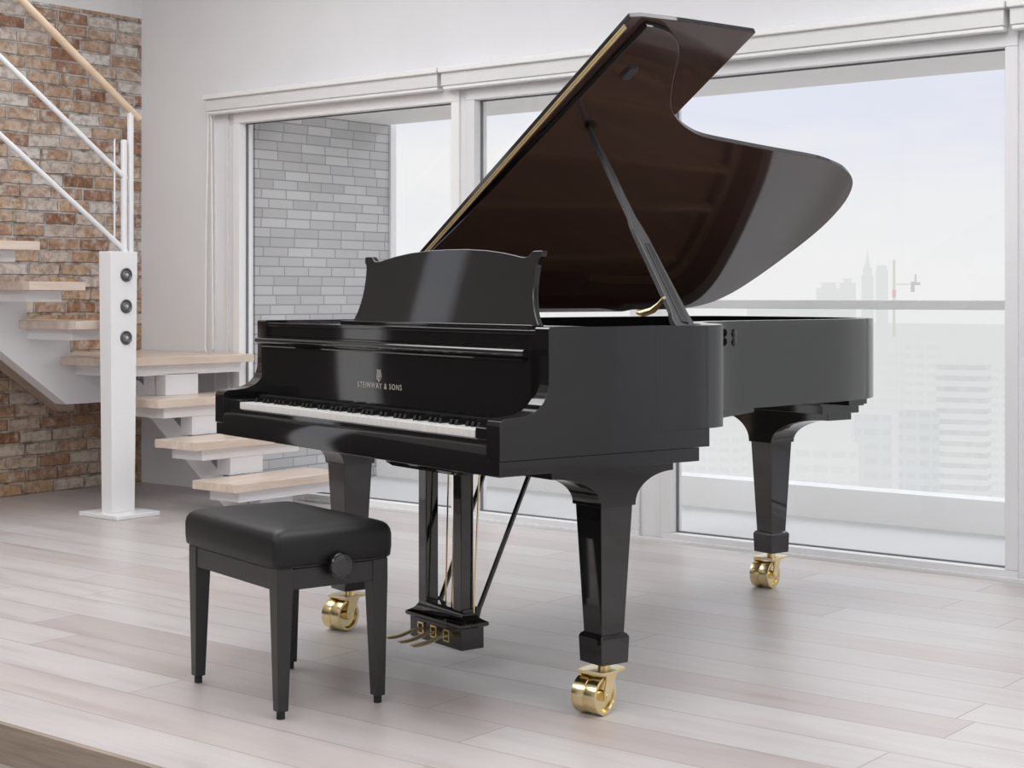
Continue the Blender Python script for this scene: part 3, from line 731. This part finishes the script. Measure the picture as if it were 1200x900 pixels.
# pedal lyre
ly = pp('pedal_lyre', bx((-.135, .133, .327, .407, .075, .140)), bevel=.003)
bm = BM()
def rr(e, z): return [(-.135-e, .327-e, z), (.133+e, .327-e, z), (.133+e, .407+e, z), (-.135-e, .407+e, z)]
loft(bm, [rr(.006, .138), rr(.010, .142), rr(.010, .150), rr(.002, .154), rr(-.010, .162), rr(-.018, .174), rr(-.020, .186)])
obj('lyre_base', bm, 'lacquer', ly, ang=25)
for x in (-.098, .084):
    obj('lyre_post', bx((x-.021, x+.021, .346, .390, .180, .60)), 'lacquer', ly, bevel=.003)
bm = BM(); loft(bm, [[(x, y, z) for x, y in rrect(-.20+e, .19-e, .27+e, .45-e, .03)] for e, z in ((.012, .582), (0, .592), (0, .652))])
obj('lyre_head', bm, 'lacquer', ly)
for x, xt in ((.105, .135), (-.09, -.09)):
    bm = BM(); bar(bm, (x, .40, .165), (xt, .615, .66), .0075, 12); lathe(bm, [(0, .011), (.03, .011)], (x, .398, .160), (0, .3, 1), 12); obj('lyre_brace', bm, 'lacquer', ly)
for x in (-.035, .0, .125):
    bm = BM(); bar(bm, (x*.9, .385, .175), (x, .40, .66), .0028, 8); obj('pedal_rod', bm, 'brass', ly)
for x in (-.071, -.003, .063):
    z = .107
    bm = BM()
    for (a, b, c_, d_) in ((-.016, -.011, -.016, .020), (.011, .016, -.016, .020), (-.016, .016, .015, .020), (-.016, .016, -.016, -.011)): box(bm, x+a, x+b, .322, .3275, z+c_, z+d_)
    obj('pedal_plate', bm, 'brass', ly)
    bm = BM()
    st = [(.335, .006, z, .004), (.30, .006, z-.001, .004), (.282, .0095, z-.006, .005), (.258, .0135, z-.011, .005), (.232, .0155, z-.014, .005), (.212, .0145, z-.014, .0045), (.203, .009, z-.013, .003)]
    loft(bm, [[(x-w, y, zz), (x-w*.6, y, zz+h_), (x+w*.6, y, zz+h_), (x+w, y, zz), (x+w*.6, y, zz-h_*.6), (x-w*.6, y, zz-h_*.6)] for y, w, zz, h_ in st])
    obj('pedal', bm, 'pedalbrass', ly, ang=60)

# ------------------------------------------------------------------ piano bench
c15, s15 = math.cos(PA), math.sin(PA)
bcx, bcy = -.015, -.156
BP = thing('piano_bench', 'black padded piano bench with round height knob standing before the keyboard', 'bench', (-3.172 + bcx*c15 - bcy*s15, 3.227 + bcx*s15 + bcy*c15, 0), PA)
hx, hy = .272, .177
bm = BM()
rings = []
for e, z in ((.003, .392), (.0, .396), (-.002, .42), (-.002, .452), (.0005, .466), (.006, .4765), (.015, .4835), (.03, .4885), (.06, .4935), (.10, .4975), (.14, .4995)):
    r_ = max(.012, .022 - e*.0); r_ = min(r_, hy-e-.002)
    rings.append([(x, y, z) for x, y in rrect(-hx+e, hx-e, -hy+e, hy-e, r_, 6)])
loft(bm, rings)
obj('cushion', bm, 'leather', BP, ang=70)
obj('seat_board', bx((-hx+.012, hx-.012, -hy+.012, hy-.012, .385, .395)), 'satin', BP, bevel=.002)
ax_, ay_ = .262, .166
obj('apron', bx((-ax_+.03, ax_-.03, -ay_+.003, -ay_+.021, .330, .384), (-ax_+.03, ax_-.03, ay_-.021, ay_-.003, .330, .384),
                (-ax_+.003, -ax_+.021, -ay_+.03, ay_-.03, .330, .384), (ax_-.021, ax_-.003, -ay_+.03, ay_-.03, .330, .384)), 'satin', BP, bevel=.0015)
for sx in (-1, 1):
    for sy in (-1, 1):
        bm = BM(); ox, oy = sx*ax_, sy*ay_
        def q(w, z, ins=0): 
            xs_ = sorted((ox-sx*ins, ox-sx*(ins+w))); ys_ = sorted((oy-sy*ins, oy-sy*(ins+w)))
            return [(xs_[0], ys_[0], z), (xs_[1], ys_[0], z), (xs_[1], ys_[1], z), (xs_[0], ys_[1], z)]
        loft(bm, [q(.030, .020, .005), q(.046, .330), q(.046, .388)])
        lg = obj('leg', bm, 'satin', BP, bevel=.0025, ang=20)
        bm = BM(); bar(bm, (ox-sx*.020, oy-sy*.020, 0), (ox-sx*.020, oy-sy*.020, .021), .011, 14); obj('foot', bm, 'rubber', lg)
def knob(s):
    bm = BM(); lathe(bm, [(0, .012), (.012, .012), (.014, .025), (.018, .032), (.026, .035), (.036, .034), (.042, .030), (.044, .020), (.043, .004)], (s*(ax_-.003), .004, .386), (s, 0, 0), 32)
    return bm
kn = obj('height_knob', knob(1), 'lacquer', BP)
obj('height_knob', knob(-1), 'lacquer', BP)

# ------------------------------------------------------------------ light
def area(name, loc, sx, sy, power, rot=(0, 0, 0), col=(1, 1, 1)):
    l = bpy.data.lights.new(name, 'AREA'); l.shape = 'RECTANGLE'; l.size = sx; l.size_y = sy; l.energy = power; l.color = col
    o = bpy.data.objects.new(name, l); C.objects.link(o); o.location = loc; o.rotation_euler = rot; return o
for (x, y, p) in ((-5.3, 3.6, 78), (-1.6, 3.6, 84), (-5.3, -.6, 76), (-1.6, -.6, 82), (1.6, 2.6, 60)):
    area('ceiling_fill', (x, y, CZ-.03), 2.6, 2.6, p, col=(.985, .99, 1.))  # unseen fill panels added to brighten the room

area('daylight_fill', (-3, 17, 10), 16, 7, 950, (R(-58), 0, 0), (.97, .98, 1.))  # unseen fill added outside to brighten the balcony
area('balcony_fill_strip', (-2.5, 6.36, 2.115), 8.0, .22, 20, (R(42), 0, 0), (1, 1, 1))  # added strip hidden behind the window header, brightens the kerb
# sky
w = bpy.data.worlds.new('sky'); bpy.context.scene.world = w; w.use_nodes = True
nt = w.node_tree; nt.nodes.clear(); g = G(nt)
out = nt.nodes.new('ShaderNodeOutputWorld'); bg = nt.nodes.new('ShaderNodeBackground')
tc = nt.nodes.new('ShaderNodeTexCoord'); sep = nt.nodes.new('ShaderNodeSeparateXYZ'); nt.links.new(tc.outputs['Generated'], sep.inputs[0])
n = g.noise(g.xyz(g.math('MULTIPLY', sep.outputs[0], 2.), g.math('MULTIPLY', sep.outputs[1], 2.), g.math('MULTIPLY', sep.outputs[2], 7.)), 1.7, 5, .55)
blue = g.mapr(sep.outputs[2], .01, .10); blue = g.math('MULTIPLY', blue, g.mapr(n, .42, .62, 1., .0))
c = g.mix(blue, (.845, .845, .84, 1), (.735, .76, .86, 1))
nt.links.new(c, bg.inputs[0]); bg.inputs[1].default_value = 1.07; nt.links.new(bg.outputs[0], out.inputs[0])

# ------------------------------------------------------------------ camera
cam = bpy.data.cameras.new('camera'); co = bpy.data.objects.new('camera', cam); C.objects.link(co)
co.location = (0, 0, 1.0872); co.rotation_euler = (R(90), 0, R(39)); cam.sensor_width = 36; cam.lens = 1889.7/1200*36
cam.shift_x = (600-578.1)/1200; cam.shift_y = (346.6-450)/1200; cam.clip_end = 8000; cam.clip_start = .05
bpy.context.scene.camera = co
bpy.context.scene.view_settings.view_transform = 'Standard'
bpy.context.scene.view_settings.look = 'None'
